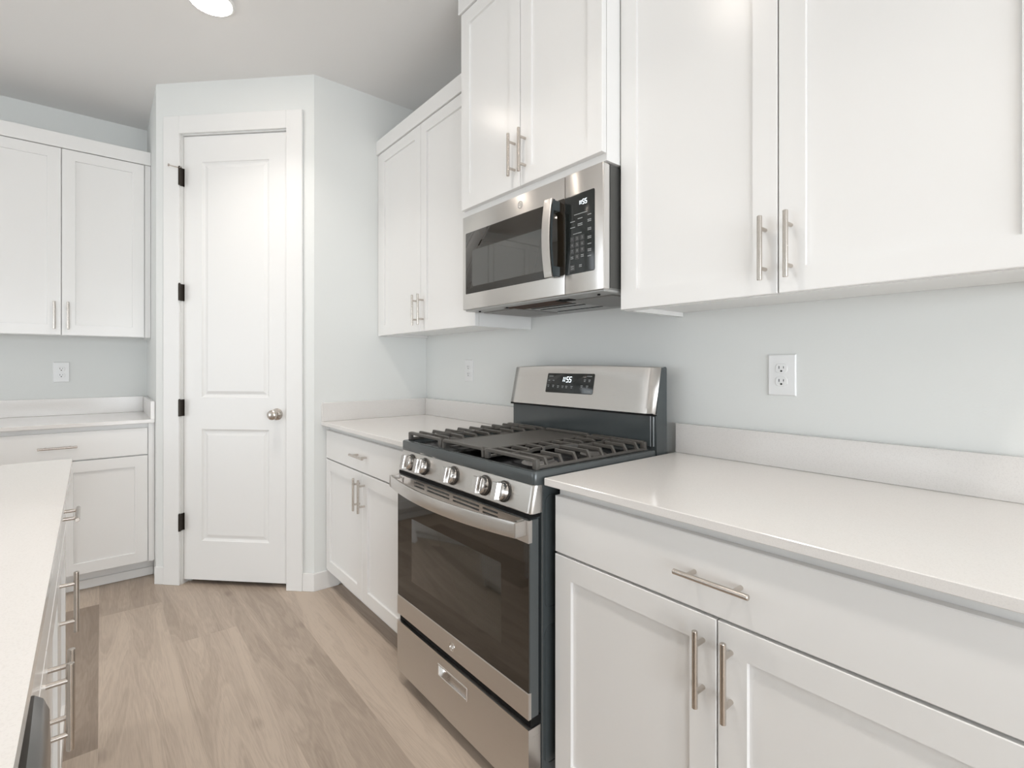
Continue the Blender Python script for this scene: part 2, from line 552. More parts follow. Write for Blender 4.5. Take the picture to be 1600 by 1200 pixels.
def upper_cabinet(label, loc, rotz, w, z0, z1, crown_top, depth=0.3095, fill=(0.0, 0.0), handle_z=None, body_z0=None, crown_ext=(0.0, 0.0), group=None):
    """loc.z = 0; z0..z1 the doors, crown above"""
    t = thing('wall_cabinet', label, 'cabinet', (loc[0], loc[1], z0), rotz, group)
    bz = (body_z0 if body_z0 is not None else z0) - z0
    H_ = z1 - z0
    m = MB()
    # body with a recessed underside: sides, bottom panel lifted a little
    m.box(0, 0.018, 0.001, depth, bz, H_)
    m.box(w - 0.018, w, 0.001, depth, bz, H_)
    m.box(0.018, w - 0.018, 0.001, 0.019, bz, H_)
    m.box(0.018, w - 0.018, 0.019, depth, bz + 0.014, H_)
    m.build('body', cabp, t)
    a, b_ = fill[0], w - fill[1]
    for xa, xb in ((0, a), (b_, w)):
        if xb - xa > 0.004:
            MB().box(xa + GAP, xb - 0.0005, -DT + 0.004, 0, 0, H_ - 0.002).build('filler_strip', cabp, t)
    mid = (a + b_) / 2
    hz = (handle_z if handle_z is not None else z0 + 0.11) - z0
    for xa, xb, hx in ((a, mid, mid - 0.029), (mid, b_, mid + 0.029)):
        d = shaker_door(t, xa, xb, 0.002, H_ - 0.003)
        bar_handle(d, hx, hz)
    MB().box(-crown_ext[0], w + crown_ext[1], -DT - 0.008, depth, H_, crown_top - z0, 0.0015).build('crown_board', cabp, t)
    return t


R_ = -PI / 2   # faces the aisle from the range wall
FB = 0.973     # carcass front of the range-wall base units
# base run
base_cabinet('white base cabinet right of the range, one wide drawer over two doors', (FB, 0.957, 0), R_, 0.914, depth=XR - FB - 0.001)
base_cabinet('white base cabinet left of the range in the pantry corner', (FB, P0.y - 0.0005, 0), R_, 0.983, depth=XR - FB - 0.001, fill=(0.012, 0.005))


def counter(label, loc, rotz, w, d, splash=None, hole=None):
    """front view: x along the front edge, y back; splash = list of boxes"""
    t = thing('countertop', label, 'countertop', loc, rotz)
    m = MB()
    if hole:
        hx0, hx1, hy0, hy1 = hole
        m.box(0, w, 0, hy0, 0, 0.020).box(0, w, hy1, d, 0, 0.020).box(0, hx0, hy0, hy1, 0, 0.020).box(hx1, w, hy0, hy1, 0, 0.020)
        bmesh.ops.remove_doubles(m.bm, verts=m.bm.verts[:], dist=1e-5)
    else:
        m.box(0, w, 0, d, 0, 0.020, 0.0015)
    m.build('slab', quartz, t)
    for bx in splash or []:
        MB().box(*bx, 0.0015).build('backsplash', quartz, t)
    return t


CF = 0.930
counter('white quartz countertop right of the range with low backsplash', (CF, 0.974, 0.8940), R_, 0.946, XR - CF - 0.001, [(0, 0.946, XR - CF - 0.021, XR - CF - 0.001, 0.0201, 0.122)])
cl = P0.y - 0.0005 - 1.7475
counter('white quartz countertop left of the range in the pantry corner', (CF, P0.y - 0.0005, 0.8940), R_, cl, XR - CF - 0.001,
        [(0.0205, cl, XR - CF - 0.021, XR - CF - 0.001, 0.0201, 0.122), (0, 0.020, 0, XR - CF - 0.001, 0.0201, 0.122)])
# back run
BX = -0.555
base_cabinet('white base cabinet on the back wall beside the pantry, drawer over doors', (BX, 3.487, 0), 0, PL.x - 0.001 - BX, depth=YB - 3.487 - 0.001, fill=(0, 0.031), shoe=True)
base_cabinet('white base cabinet on the back wall, farther left behind the island', (BX - 0.915, 3.487, 0), 0, 0.914, depth=YB - 3.487 - 0.001, shoe=True)
bl = PL.x - 0.001 - (BX - 0.93)
counter('white quartz countertop along the back wall by the pantry', (BX - 0.93, 3.444, 0.8940), 0, bl, YB - 3.445, [(0, bl - 0.0205, YB - 3.465, YB - 3.445, 0.0201, 0.122), (bl - 0.020, bl, 0, YB - 3.445, 0.0201, 0.122)])

# wall cabinets
UF = 1.278
ud = XR - UF - 0.001
upper_cabinet('white wall cabinet right of the microwave, the nearest pair of doors', (UF, 0.974), R_, 0.932, 1.390, 2.450, 2.530, depth=ud, handle_z=1.5005)
upper_cabinet('white wall cabinet left of the microwave over the corner counter', (UF, P0.y - 0.0005), R_, P0.y - 0.0005 - 1.749, 1.390, 2.450, 2.530, depth=ud, fill=(0.030, 0.0), handle_z=1.5005)
upper_cabinet('tall white wall cabinet directly above the microwave, deeper than its neighbours', (1.195, 1.7365), R_, 0.7605, 1.866, 2.695, 2.775, depth=XR - 1.195 - 0.001, handle_z=1.982, body_z0=1.845, crown_ext=(0.010, 0.0))
upper_cabinet('white wall cabinet on the back wall beside the pantry', (BX, 3.774), 0, PL.x - 0.001 - BX, 1.390, 2.450, 2.530, depth=YB - 3.774 - 0.001, fill=(0, 0.031), handle_z=1.5005)
upper_cabinet('white wall cabinet on the back wall, farther left out past the photo edge', (BX - 0.915, 3.774), 0, 0.914, 1.390, 2.450, 2.530, depth=YB - 3.774 - 0.001, handle_z=1.5005)

# ------------------------------------------------------------------ island (turned a hair off the wall line)
IR = PI / 2 + math.radians(0.76)
IO = Vector((-0.0445, 0.0, 0.0))


def isl(x, y, z=0.0):
    c_, s_ = math.cos(IR), math.sin(IR)
    return (IO.x + x * c_ - y * s_, IO.y + x * s_ + y * c_, z)


ICF = 0.035
base_cabinet('white island cabinet at the far end, drawer over single door', isl(1.657, ICF), IR, 0.457, depth=0.60, doors='left_pull')
base_cabinet('white island cabinet under the sink, between dishwasher and far island cabinet', isl(0.753, ICF), IR, 0.902, depth=0.60, drawer_handle=False, open_top=True)
t = thing('island_panel', 'white finished panel closing the far end and back of the island', 'panel', isl(0.09, 0.645), IR)
MB().box(0, 2.045, 0.0, 0.02, 0, 0.8935, 0.001).build('back_panel', cabp, t)
MB().box(2.026, 2.045, -0.60, -0.0005, 0, 0.8935, 0.001).build('end_panel', cabp, t)
MB().box(0, 0.019, -0.60, -0.0005, 0, 0.8935, 0.001).build('end_panel', cabp, t)
counter('white quartz island countertop in the left foreground', isl(0.06, 0, 0.8940), IR, 2.092, 1.0, hole=(0.74, 1.455, 0.115, 0.535))
# sink
t = thing('kitchen_sink', 'undermount stainless sink let into the island countertop', 'sink', isl(0.06, 0, 0.66), IR)
m = MB()
prof = [(-0.012, 0.2235), (0.0, 0.2235), (0.002, 0.06), (0.022, 0.02), (0.05, 0.012)]
L = []
for i, z in prof:
    L.append([(x, y, z) for x, y in rrect(0.742 + i, 1.453 - i, 0.117 + i, 0.533 - i, 0.025, 4)])
m.loft(L, cap0=False)
ob = m.build('basin', steel, t)
sm = ob.modifiers.new('wall', 'SOLIDIFY'); sm.thickness = 0.0012
MB().lathe((1.1, 0.325, 0.0125), (0, 0, 1), [(0, 0.045), (0.002, 0.045), (0.002, 0.03), (0.0005, 0.028)]).build('drain', steel_side, t)

# dishwasher
t = thing('dishwasher', 'stainless dishwasher with bowed handle in the island front', 'dishwasher', isl(0.147, ICF), IR)
dwid = 0.603
MB().box(0.004, dwid - 0.004, 0.012, 0.57, 0.0, 0.872).build('body', slate, t)
L = []
sec = [(0.0, 0.0, 0.016), (0.004, 0.003, 0.009), (0.010, 0.006, 0.004), (0.02, 0.008, 0.0)]
sec = sec + [(0.02 + (dwid - 0.046) * k_ / 6, 0.008 + 0.004 * math.sin(PI * k_ / 6), 0.0) for k_ in range(1, 6)] + [(dwid - 0.006 - q[0], q[1], q[2]) for q in reversed(sec)]
for x, pr, dn in sec:
    x += 0.003
    yf = -0.036 - pr
    zt_ = 0.866 - dn
    L.append([(x, 0.0115, 0.115), (x, yf + 0.004, 0.115), (x, yf, 0.120), (x, yf, 0.70), (x, yf - 0.003, 0.80), (x, yf - 0.002, zt_ - 0.02), (x, yf + 0.003, zt_ - 0.006), (x, yf + 0.010, zt_), (x, 0.0115, zt_)])
dd = MB().loft(L).build('door', dsteel, t)
MB().box(0.15, dwid - 0.15, -0.020, 0.0, 0.8672, 0.8685, 0.0005).build('pocket_handle', blackp, dd)

# ------------------------------------------------------------------ gas range
RY, RX = 1.7435, 0.885
rt = thing('gas_range', 'freestanding stainless gas range with black cooktop between the base cabinets', 'range', (RX, RY, 0), R_)
W_ = 0.760
SEG = {'0': 'abcdef', '1': 'bc', '5': 'afgcd', '2': 'abged'}


def seven(m, txt, x, z, h, y, slant=0.15):
    """digits of bars on an x-z face"""
    w = h * 0.5
    th = h * 0.13

    def bar(xa, za, xb, zb):
        horiz = abs(xa - xb) > abs(za - zb)
        if horiz:
            q = [(xa, za - th / 2), (xb, za - th / 2), (xb, za + th / 2), (xa, za + th / 2)]
        else:
            q = [(xa - th / 2, za), (xa + th / 2, za), (xa + th / 2, zb), (xa - th / 2, zb)]
        lo = [(px + (pz - z) * slant, y, pz) for px, pz in q]
        hi = [(px + (pz - z) * slant, y - 0.0006, pz) for px, pz in q]
        m.loft([lo, hi])
    g = th * 0.6
    for ch in txt:
        if ch == ' ':
            x += w * 0.5
            continue
        if ch == ':':
            for zz in (z + h * .3, z + h * .68):
                bar(x, zz - th / 2, x, zz + th / 2)
            x += w * 0.45
            continue
        s_ = SEG[ch]
        if ch == '1':
            bar(x, z + g, x, z + h / 2 - g / 2); bar(x, z + h / 2 + g / 2, x, z + h - g)
            x += w * 0.85
            continue
        if 'a' in s_: bar(x, z + h, x + w, z + h)
        if 'g' in s_: bar(x, z + h / 2, x + w, z + h / 2)
        if 'd' in s_: bar(x, z, x + w, z)
        if 'f' in s_: bar(x, z + h / 2 + g, x, z + h - g)
        if 'e' in s_: bar(x, z + g, x, z + h / 2 - g)
        if 'b' in s_: bar(x + w, z + h / 2 + g, x + w, z + h - g)
        if 'c' in s_: bar(x + w, z + g, x + w, z + h / 2 - g)
        x += w * 1.5


def emblem(parent, x, z, y, r):
    m = MB()
    n = 28
    for rr, th in ((r, 0.0011),):
        L = []
        for i in range(n):
            a_ = 2 * PI * i / n
            ca, sa = math.cos(a_), math.sin(a_)
            L.append([(x + (rr - th) * ca, y, z + (rr - th) * sa), (x + (rr - th) * ca, y - 0.0012, z + (rr - th) * sa),
                      (x + (rr + th) * ca, y - 0.0012, z + (rr + th) * sa), (x + (rr + th) * ca, y, z + (rr + th) * sa)])
        L.append(L[0])
        m.loft(L, False, False)
    # script curls inside the ring
    for cx, cz, rr, a0, a1 in ((-0.30, 0.08, 0.28, 0.4, 5.6), (0.28, 0.22, 0.22, -1.4, 3.6), (0.26, -0.22, 0.26, -3.4, 1.7)):
        pts = []
        for i in range(13):
            a_ = a0 + (a1 - a0) * i / 12
            pts.append((x + r * (cx + rr * math.cos(a_)), y - 0.0006, z + r * (cz + rr * math.sin(a_))))
        m.sweep(pts, 0.0007, 0.0006, up=(0, 1, 0))
    bmesh.ops.remove_doubles(m.bm, verts=m.bm.verts[:], dist=1e-6)
    return m.build('emblem', steel_side, parent)


# body
m = MB().box(0.001, W_ - 0.001, 0.048, 0.640, 0.035, 0.894, 0.003)
m.box(0.02, W_ - 0.02, 0.012, 0.047, 0.24, 0.272).box(0.012, W_ - 0.012, 0.006, 0.048, 0.800, 0.834)
m.build('body', slate, rt)
MB().box(0.008, W_ - 0.008, 0.004, 0.047, 0.8055, 0.8175).build('shadow_gap', blackp, rt)
MB().box(0.006, W_ - 0.006, 0.010, 0.047, 0.2435, 0.2665).build('shadow_gap', blackp, rt)
# pressed outlines on the visible side panel
m = MB()
for za, zb in ((0.12, 0.50), (0.55, 0.86)):
    pts = [(W_ - 0.0005, y_, z_) for y_, z_ in rrect(0.060, 0.60, za, zb, 0.02, 4)]
    pts.append(pts[0])
    m.sweep(pts, 0.0022, 0.0015, up=(1, 0, 0))
m.build('side_rib', slate, rt)
for x in (0.05, W_ - 0.05):
    for y in (0.09, 0.59):
        MB().cyl((x, y, 0.0), (x, y, 0.014), 0.019, 0.016, 14).cyl((x, y, 0.014), (x, y, 0.036), 0.007, n=10).build('foot', blackp, rt)
# oven door
od = MB().box(0.003, W_ - 0.003, 0.004, 0.038, 0.268, 0.803, 0.002).build('oven_door', slate, rt)
gl = MB().rings(0.004, W_ - 0.004, 0.3402, 0.7415, [(0, 0.0042), (0, 0.001), (0.001, 0.0)]).build('glass', glass, od)
MB().rings(0.114, 0.640, 0.425, 0.655, [(0, -0.0001), (0.001, -0.0004)]).build('window', glassw, od)
m = MB().box(0.002, W_ - 0.002, -0.001, 0.0105, 0.268, 0.340, 0.0015)
bt_ = m.build('bottom_trim', steel, od)
m = MB()
rows = ((0.7785, 0.7845), (0.7905, 0.7965))
cols = ((0.134, 0.207), (0.225, 0.369), (0.391, 0.535), (0.553, 0.626))
# top trim with real slots: horizontal and vertical strips
zz = [0.742, rows[0][0], rows[0][1], rows[1][0], rows[1][1], 0.803]
for i in (0, 2, 4):
    m.box(0.002, W_ - 0.002, -0.001, 0.012, zz[i], zz[i + 1])
xx = [0.002] + [q for c_ in cols for q in c_] + [W_ - 0.002]
for i in range(0, len(xx), 2):
    for r_ in rows:
        m.box(xx[i], xx[i + 1], -0.001, 0.012, r_[0], r_[1])
bmesh.ops.remove_doubles(m.bm, verts=m.bm.verts[:], dist=1e-6)
m.build('top_trim', steel, od)
MB().box(0.12, 0.64, 0.0122, 0.0135, 0.774, 0.800).build('vent_backing', blackp, od)
emblem(od, 0.385, 0.304, -0.001, 0.0135)
m = MB()
L = []
n_ = 26
x_a, x_b = 0.016, W_ - 0.010
for i in range(n_ + 1):
    u_ = i / n_
    x = x_a + 0.004 + u_ * (x_b - x_a - 0.008)
    yy = -0.040 - 0.044 * (1 - (2 * u_ - 1) ** 2)
    L.append([(x, yy + 0.010, 0.763), (x, yy + 0.0015, 0.7615), (x, yy, 0.764), (x, yy, 0.802), (x, yy + 0.0015, 0.8045), (x, yy + 0.010, 0.803)])
m.loft(L)
for x in (x_a, x_b - 0.006):
    m.box(x, x + 0.006, -0.0415, -0.0005, 0.762, 0.804, 0.0015)
m.build('handle', steel, od)
for x in (x_a + 0.0062, x_b - 0.0325):
    MB().box(x, x + 0.026, -0.036, -0.0008, 0.770, 0.797, 0.003).build('handle_mount', steel_side, od)
# storage drawer with recessed pull
sd_ = MB()
hx0, hx1, hz0, hz1 = 0.300, 0.472, 0.170, 0.212
za, zb = 0.052, 0.2425
xa, xb = 0.002, W_ - 0.002
quad(sd_, xa, hx0, za, zb, -0.001); quad(sd_, hx1, xb, za, zb, -0.001)
quad(sd_, hx0, hx1, za, hz0, -0.001); quad(sd_, hx0, hx1, hz1, zb, -0.001)
sd_.rings(hx0, hx1, hz0, hz1, [(0, -0.001), (0.001, -0.003), (0.004, -0.003), (0.005, -0.001)], False, False)
sd_.rings(xa, xb, za, zb, [(0, -0.001), (0, 0.043)], False, True)
sdo = sd_.build('storage_drawer', steel, rt, ang=20)
MB().rings(hx0 + 0.005, hx1 - 0.005, hz0 + 0.005, hz1 - 0.005, [(0, -0.001), (0.003, 0.014), (0.008, 0.022)], False, True).build('recessed_pull', steel_side, sdo)
# control panel (sloped) and knobs
m = MB()
L = []
yb_, yt_ = 0.003, 0.020
zb_, zt_ = 0.8185, 0.8935
for z, y in ((zb_, yb_ + 0.002), (zb_ + 0.003, yb_), (zt_ - 0.002, yt_ - 0.001), (zt_, yt_)):
    r = 0.014
    row = [(0.0, 0.046, z)]
    for i in range(6):
        a_ = PI / 2 * i / 5
        row.append((r - r * math.cos(a_), y + r - r * math.sin(a_), z))
    for i in range(6):
        a_ = PI / 2 * i / 5
        row.append((W_ - r + r * math.sin(a_), y + r - r * math.cos(a_), z))
    row.append((W_, 0.046, z))
    L.append(row)
m.loft(L)
cp = m.build('control_panel', steel, rt)
sl = Vector((0, -(zt_ - zb_), -(yt_ - yb_))).normalized()
sl = Vector((0, -(zt_ - zb_), (yt_ - yb_))).normalized()
for kx in (0.092, 0.187, 0.375, 0.547, 0.640):
    kz = 0.8575
    base = Vector((kx, yb_ + (kz - zb_) / (zt_ - zb_) * (yt_ - yb_), kz))
    kb = MB().lathe(base, sl, [(-0.002, 0.0305), (0.004, 0.0305), (0.006, 0.027), (0.008, 0.0265)], 28).build('knob_bezel', ringm, rt)
    m = MB()
    m.lathe(base + sl * 0.007, sl, [(0, 0.0265), (0.016, 0.0258), (0.0185, 0.0245), (0.0190, 0.0235)], 28)
    # grip blade across the face
    up_ = Vector((0, sl.z, -sl.y)) * -1
    up_ = Vector((1, 0, 0)).cross(sl)
    c0 = base + sl * 0.025
    c1 = base + sl * 0.041
    for q0, q1 in ((0.0125, 0.0105),):
        A = [c0 + Vector((1, 0, 0)) * sx * q0 + up_ * sz * 0.0232 for sx, sz in ((-1, -1), (1, -1), (1, 1), (-1, 1))]
        B = [c1 + Vector((1, 0, 0)) * sx * q1 + up_ * sz * 0.0228 for sx, sz in ((-1, -1), (1, -1), (1, 1), (-1, 1))]
        Bm = [c1 - sl * 0.003 + Vector((1, 0, 0)) * sx * q0 * 0.95 + up_ * sz * 0.0232 for sx, sz in ((-1, -1), (1, -1), (1, 1), (-1, 1))]
        m.loft([A, Bm, B])
    m.build('knob', knobm, rt)
# cooktop
m = MB()
r = 0.012


def cook_loop(i, z, x0=0.0, x1=W_, y0=0.0185, y1=0.585, r=0.012):
    return [(x, y, z) for x, y in rrect(x0 + i, x1 - i, y0 + i, y1 - i, max(r - i * .3, 0.004), 5)]


m.loft([cook_loop(0.001, 0.8945), cook_loop(0, 0.898), cook_loop(0, 0.925), cook_loop(0.002, 0.9295), cook_loop(0.006, 0.931), cook_loop(0.016, 0.931), cook_loop(0.021, 0.928),
        cook_loop(0.026, 0.918), cook_loop(0.032, 0.916)])
ck = m.build('cooktop', slate, rt)
MB().loft([cook_loop(0.030, 0.9162), cook_loop(0.031, 0.9168)]).build('burner_well', wellm, ck)  # black well sheet; the rim stays greyer, reflected light put into its colour
# burners
for bx, by, br in ((0.14, 0.17, 0.036), (0.14, 0.42, 0.030), (0.38, 0.30, 0.040), (0.62, 0.17, 0.042), (0.62, 0.42, 0.030)):
    b_ = MB().lathe((bx, by, 0.9155), (0, 0, 1), [(0, br + 0.016), (0.004, br + 0.014), (0.007, br + 0.004), (0.014, br + 0.002), (0.016, br - 0.004)], 28).build('burner', filt, rt)
    MB().lathe((bx, by, 0.9317), (0, 0, 1), [(0, br), (0.005, br), (0.008, br - 0.004), (0.009, br - 0.012)], 28).build('burner_cap', iron, b_)


def grate(x0, x1, mirror):
    """cast-iron grate: end bars, two low rails, raised fingers, zigzag spine"""
    m = MB()
    zt, zl = 0.957, 0.9365
    y0, y1 = 0.040, 0.548
    hw = 0.0055
    # end bars (arched, standing on corner feet)
    for y in (y0 + 0.006, y1 - 0.006):
        m.sweep([(x0 + 0.006, y, 0.9315), (x0 + 0.007, y, zt - 0.006), (x0 + 0.012, y, zt), (x1 - 0.012, y, zt), (x1 - 0.007, y, zt - 0.006), (x1 - 0.006, y, 0.9315)], 0.0065, 0.0055, up=(0, 1, 0) if False else (0, 0, 1), bev=0.002)
        for x in (x0 + 0.010, x1 - 0.010):
            m.box(x - 0.010, x + 0.010, y - 0.007, y + 0.007, 0.9312, zt + 0.004, 0.004, 2)
    # side rails
    for x in (x0 + 0.006, x1 - 0.006):
        m.box(x - 0.005, x + 0.005, y0 + 0.01, y1 - 0.01, zl - 0.005, zl + 0.004, 0.002)
    # fingers
    nf = 8
    cx = (x0 + x1) / 2
    for i in range(nf):
        y = y0 + 0.045 + (y1 - y0 - 0.09) * i / (nf - 1)
        ln = 0.066 if i in (0, 3, 4, 7) else 0.086
        for sgn, xs in ((1, x0 + 0.006), (-1, x1 - 0.006)):
            m.sweep([(xs, y, zl), (xs + sgn * 0.011, y, zt), (xs + sgn * ln, y, zt)], 0.0042, 0.0058, bev=0.0015)
    # zigzag spine joining the finger ends
    ys = [y0 + 0.012, y0 + 0.075, y0 + 0.12, (y0 + y1) / 2 - 0.05, (y0 + y1) / 2, (y0 + y1) / 2 + 0.05, y1 - 0.12, y1 - 0.075, y1 - 0.012]
    xo = [0.0, 0.0, 0.022, 0.022, 0.0, -0.022, -0.022, 0.0, 0.0]
    m.sweep([(cx + mirror * o_, y, zt) for o_, y in zip(xo, ys)], 0.0042, 0.0055, bev=0.0015)
    for i in (1, 2, 5, 6):
        y = y0 + 0.045 + (y1 - y0 - 0.09) * i / (nf - 1)
        m.sweep([(x0 + 0.09, y, zt), (cx - 0.004, y + 0.020 * mirror, zt)], 0.0042, 0.0055, bev=0.0015)
    for i in (0, 3, 4, 7):
        y = y0 + 0.045 + (y1 - y0 - 0.09) * i / (nf - 1)
        m.sweep([(x0 + 0.07, y, zt), (x1 - 0.07, y, zt)], 0.0042, 0.0055, bev=0.0015)
    return m.build('grate', iron, rt, ang=40)


grate(0.014, 0.250, 1)
grate(0.506, 0.746, -1)
# centre griddle plate on its own frame
m = MB()
m.box(0.256, 0.500, 0.075, 0.520, 0.945, 0.955, 0.003)
for y in (0.046, 0.542):
    m.sweep([(0.262, y, 0.9315), (0.263, y, 0.951), (0.268, y, 0.957), (0.488, y, 0.957), (0.493, y, 0.951), (0.494, y, 0.9315)], 0.0060, 0.0055, bev=0.002)
m.box(0.256, 0.268, 0.046, 0.542, 0.941, 0.9565, 0.003)
m.box(0.488, 0.500, 0.046, 0.542, 0.941, 0.9565, 0.003)
m.build('griddle', iron, rt)
# backguard
m = MB()
prof = [(0.5855, 0.914), (0.585, 1.062), (0.612, 1.209), (0.622, 1.2135), (0.642, 1.2135), (0.646, 1.208), (0.646, 0.90), (0.60, 0.90)]
m.loft([[(x, y, z) for y, z in prof] for x in (0.0015, W_ - 0.0015)])
m.build('backguard', slate, rt)
m = MB()
m.box(0.010, W_ - 0.022, 0.5805, 0.5853, 0.938, 1.046, 0.002)
m.box(W_ - 0.016, W_ - 0.008, 0.578, 0.5853, 0.938, 1.046, 0.003)
m.build('splash_panel', slate, rt)
MB().box(0.004, W_ - 0.004, 0.566, 0.5853, 1.046, 1.0535).build('shadow_gap', blackp, rt)
# sloped stainless console with arched top edge
pz0, pz1, py0, py1 = 1.052, 1.212, 0.562, 0.598
m = MB()
L = []
for fz, dy, ins in ((0.0, 0.020, 0.004), (0.0, 0.004, 0.001), (0.012, 0.0, 0.0), (0.985, 0.0, 0.0), (1.0, 0.003, 0.001), (1.0, 0.018, 0.003)):
    row = []
    N = 20
    for i in range(N + 1):
        u_ = i / N
        x = -0.002 + ins + u_ * (W_ + 0.004 - 2 * ins)
        arch = 0.007 * (1 - (2 * u_ - 1) ** 2) * fz
        ed = min(u_, 1 - u_)
        back = 0.010 * max(0, 1 - ed / 0.035) ** 2
        z = pz0 + fz * (pz1 - pz0) + arch
        y = py0 + fz * (py1 - py0) + dy + back
        row.append((x, y, z))
    L.append(row)
m.loft(L, False, False, closed=False)
cons = m.build('console', steel, rt, ang=40)
sm = cons.modifiers.new('thick', 'SOLIDIFY'); sm.thickness = 0.002; sm.offset = 0
# display glass on the slope
disp = bpy.data.objects.new('display', None)
MBd = MB()
tilt = math.atan2(py1 - py0, pz1 - pz0)
MBd.rrings(-0.130, 0.130, -0.041, 0.041, 0.006, [(0, 0), (0, -0.001), (0.001, -0.0016)])
disp = MBd.build('display', panelb, rt)
disp.location = (0.354, py0 + (py1 - py0) * 0.59 - 0.0008, pz0 + (pz1 - pz0) * 0.59)
disp.rotation_euler = (-tilt, 0, 0)
m = MB(); seven(m, '1155', -0.036, 0.005, 0.021, -0.0017); m.build('digits', led, disp)
m = MB()


def dash(m, x, z, w, h, y):
    m.box(x - w / 2, x + w / 2, y - 0.0004, y, z - h / 2, z + h / 2)


m2 = MB()
for x, z, w in ((-0.107, 0.028, 0.026), (0.103, 0.030, 0.026), (0.103, -0.031, 0.030)):
    dash(m if x < 0.045 else m2, x, z, w, 0.0032, -0.0017)
for x, z in ((-0.116, 0.010), (-0.09, 0.010)):
    dash(m, x, z, 0.010, 0.004, -0.0017)
for x, z in ((-0.116, -0.014), (-0.088, -0.014), (-0.059, -0.016), (-0.033, -0.016), (-0.012, -0.016), (0.017, -0.016), (0.07, -0.012), (0.098, -0.012), (0.082, 0.012), (0.106, 0.012)):
    q = m if x < 0.045 else m2
    dash(q, x, z + 0.0035, 0.011, 0.003, -0.0017); dash(q, x, z - 0.0025, 0.008, 0.003, -0.0017)
m.build('key_print', prnt, disp)
m2.build('key_print', prnt, disp)

# ------------------------------------------------------------------ over-the-range microwave
MX, MY, MZ = 1.184, 1.735, 1.452
mw = thing('microwave', 'stainless over-the-range microwave hung under the tall wall cabinet', 'microwave', (MX, MY, MZ), R_)
MW, MH, MD = 0.755, 0.389, XR - MX - 0.001
m = MB().box(0.004, MW - 0.003, 0.030, MD, 0.004, MH - 0.002, 0.002)
m.build('body', greyp, mw)
MB().box(MW - 0.0028, MW - 0.0005, 0.034, 0.30, 0.006, MH - 0.004).build('side_panel', pbr('side_paint', (0.085, 0.085, 0.08), 0.4, 0.3), mw)
# door
dx = 0.594
dr = MB().box(0.0, dx - 0.001, 0.0, 0.029, 0.0, MH, 0.003, 2).build('door', steel, mw)
MB().rrings(0.022, dx - 0.0015, 0.064, 0.3175, 0.004, [(0, 0.001), (0, -0.0006), (0.001, -0.001)]).build('glass', glass, dr)
MB().rrings(0.068, 0.498, 0.092, 0.241, 0.012, [(0, -0.0008), (0.0008, -0.0014)]).build('window', mwwin, dr)
emblem(dr, 0.370, 0.352, 0.0, 0.0125)
# handle: bowed steel face with dark back
L, L2 = [], []
n_ = 18
for i in range(n_ + 1):
    u_ = i / n_
    z = 0.058 + u_ * 0.256
    yy = -0.044 - 0.013 * (1 - (2 * u_ - 1) ** 2)
    L.append([(0.541, yy + 0.008, z), (0.540, yy + 0.002, z), (0.543, yy, z), (0.574, yy, z), (0.577, yy + 0.002, z), (0.576, yy + 0.008, z)])
    L2.append([(0.543, yy + 0.0082, z), (0.575, yy + 0.0082, z), (0.573, yy + 0.020, z), (0.545, yy + 0.020, z)])
hh = MB().loft(L).build('handle', steel, dr)
m = MB().loft(L2)
m.box(0.545, 0.574, -0.034, -0.0012, 0.060, 0.095, 0.002).box(0.545, 0.574, -0.034, -0.0012, 0.277, 0.312, 0.002)
m.build('handle_back', slate, dr)
# control side
cpn = MB().box(dx + 0.001, MW, 0.0, 0.029, 0.0, MH, 0.003, 2).build('control_panel', steel, mw)
MB().box(MW - 0.001, MW + 0.0008, 0.004, 0.027, 0.004, MH - 0.004, 0.0004).build('edge_trim', steel_side, mw)
kp = MB().rrings(dx + 0.0015, 0.722, 0.062, 0.3165, 0.006, [(0, 0.001), (0, -0.0006), (0.001, -0.001)]).build('keypad', panelb, cpn)
m = MB(); seven(m, '1155', 0.660, 0.279, 0.014, -0.0011, 0.05); m.build('digits', led, kp)
m = MB()
for r_ in range(3):
    for c_ in range(3):
        x, z = 0.628 + 0.0215 * c_, 0.174 - 0.0195 * r_
        m.rrings(x - 0.0085, x + 0.0085, z - 0.008, z + 0.008, 0.002, [(0, -0.001), (0, -0.0015)], 3)
m.rrings(0.641, 0.658, 0.107, 0.123, 0.002, [(0, -0.001), (0, -0.0015)], 3)
m.rrings(0.618, 0.640, 0.072, 0.092, 0.003, [(0, -0.001), (0, -0.0015)], 3)
m.build('keys', keyg, kp)


def text_mesh(txt, size):
    cu = bpy.data.curves.new('t', 'FONT')
    cu.body = txt; cu.size = size; cu.align_x = 'CENTER'; cu.align_y = 'CENTER'
    cu.resolution_u = 2
    o = bpy.data.objects.new('t', cu)
    me_ = bpy.data.meshes.new_from_object(o)
    bpy.data.objects.remove(o); bpy.data.curves.remove(cu)
    return me_


def text_into(m, txt, size, x, z, y):
    me_ = text_mesh(txt, size)
    t_ = bmesh.new(); t_.from_mesh(me_); bpy.data.meshes.remove(me_)
    m.merge(t_, Matrix.Translation((x, y, z)) @ Matrix.Rotation(PI / 2, 4, 'X'))


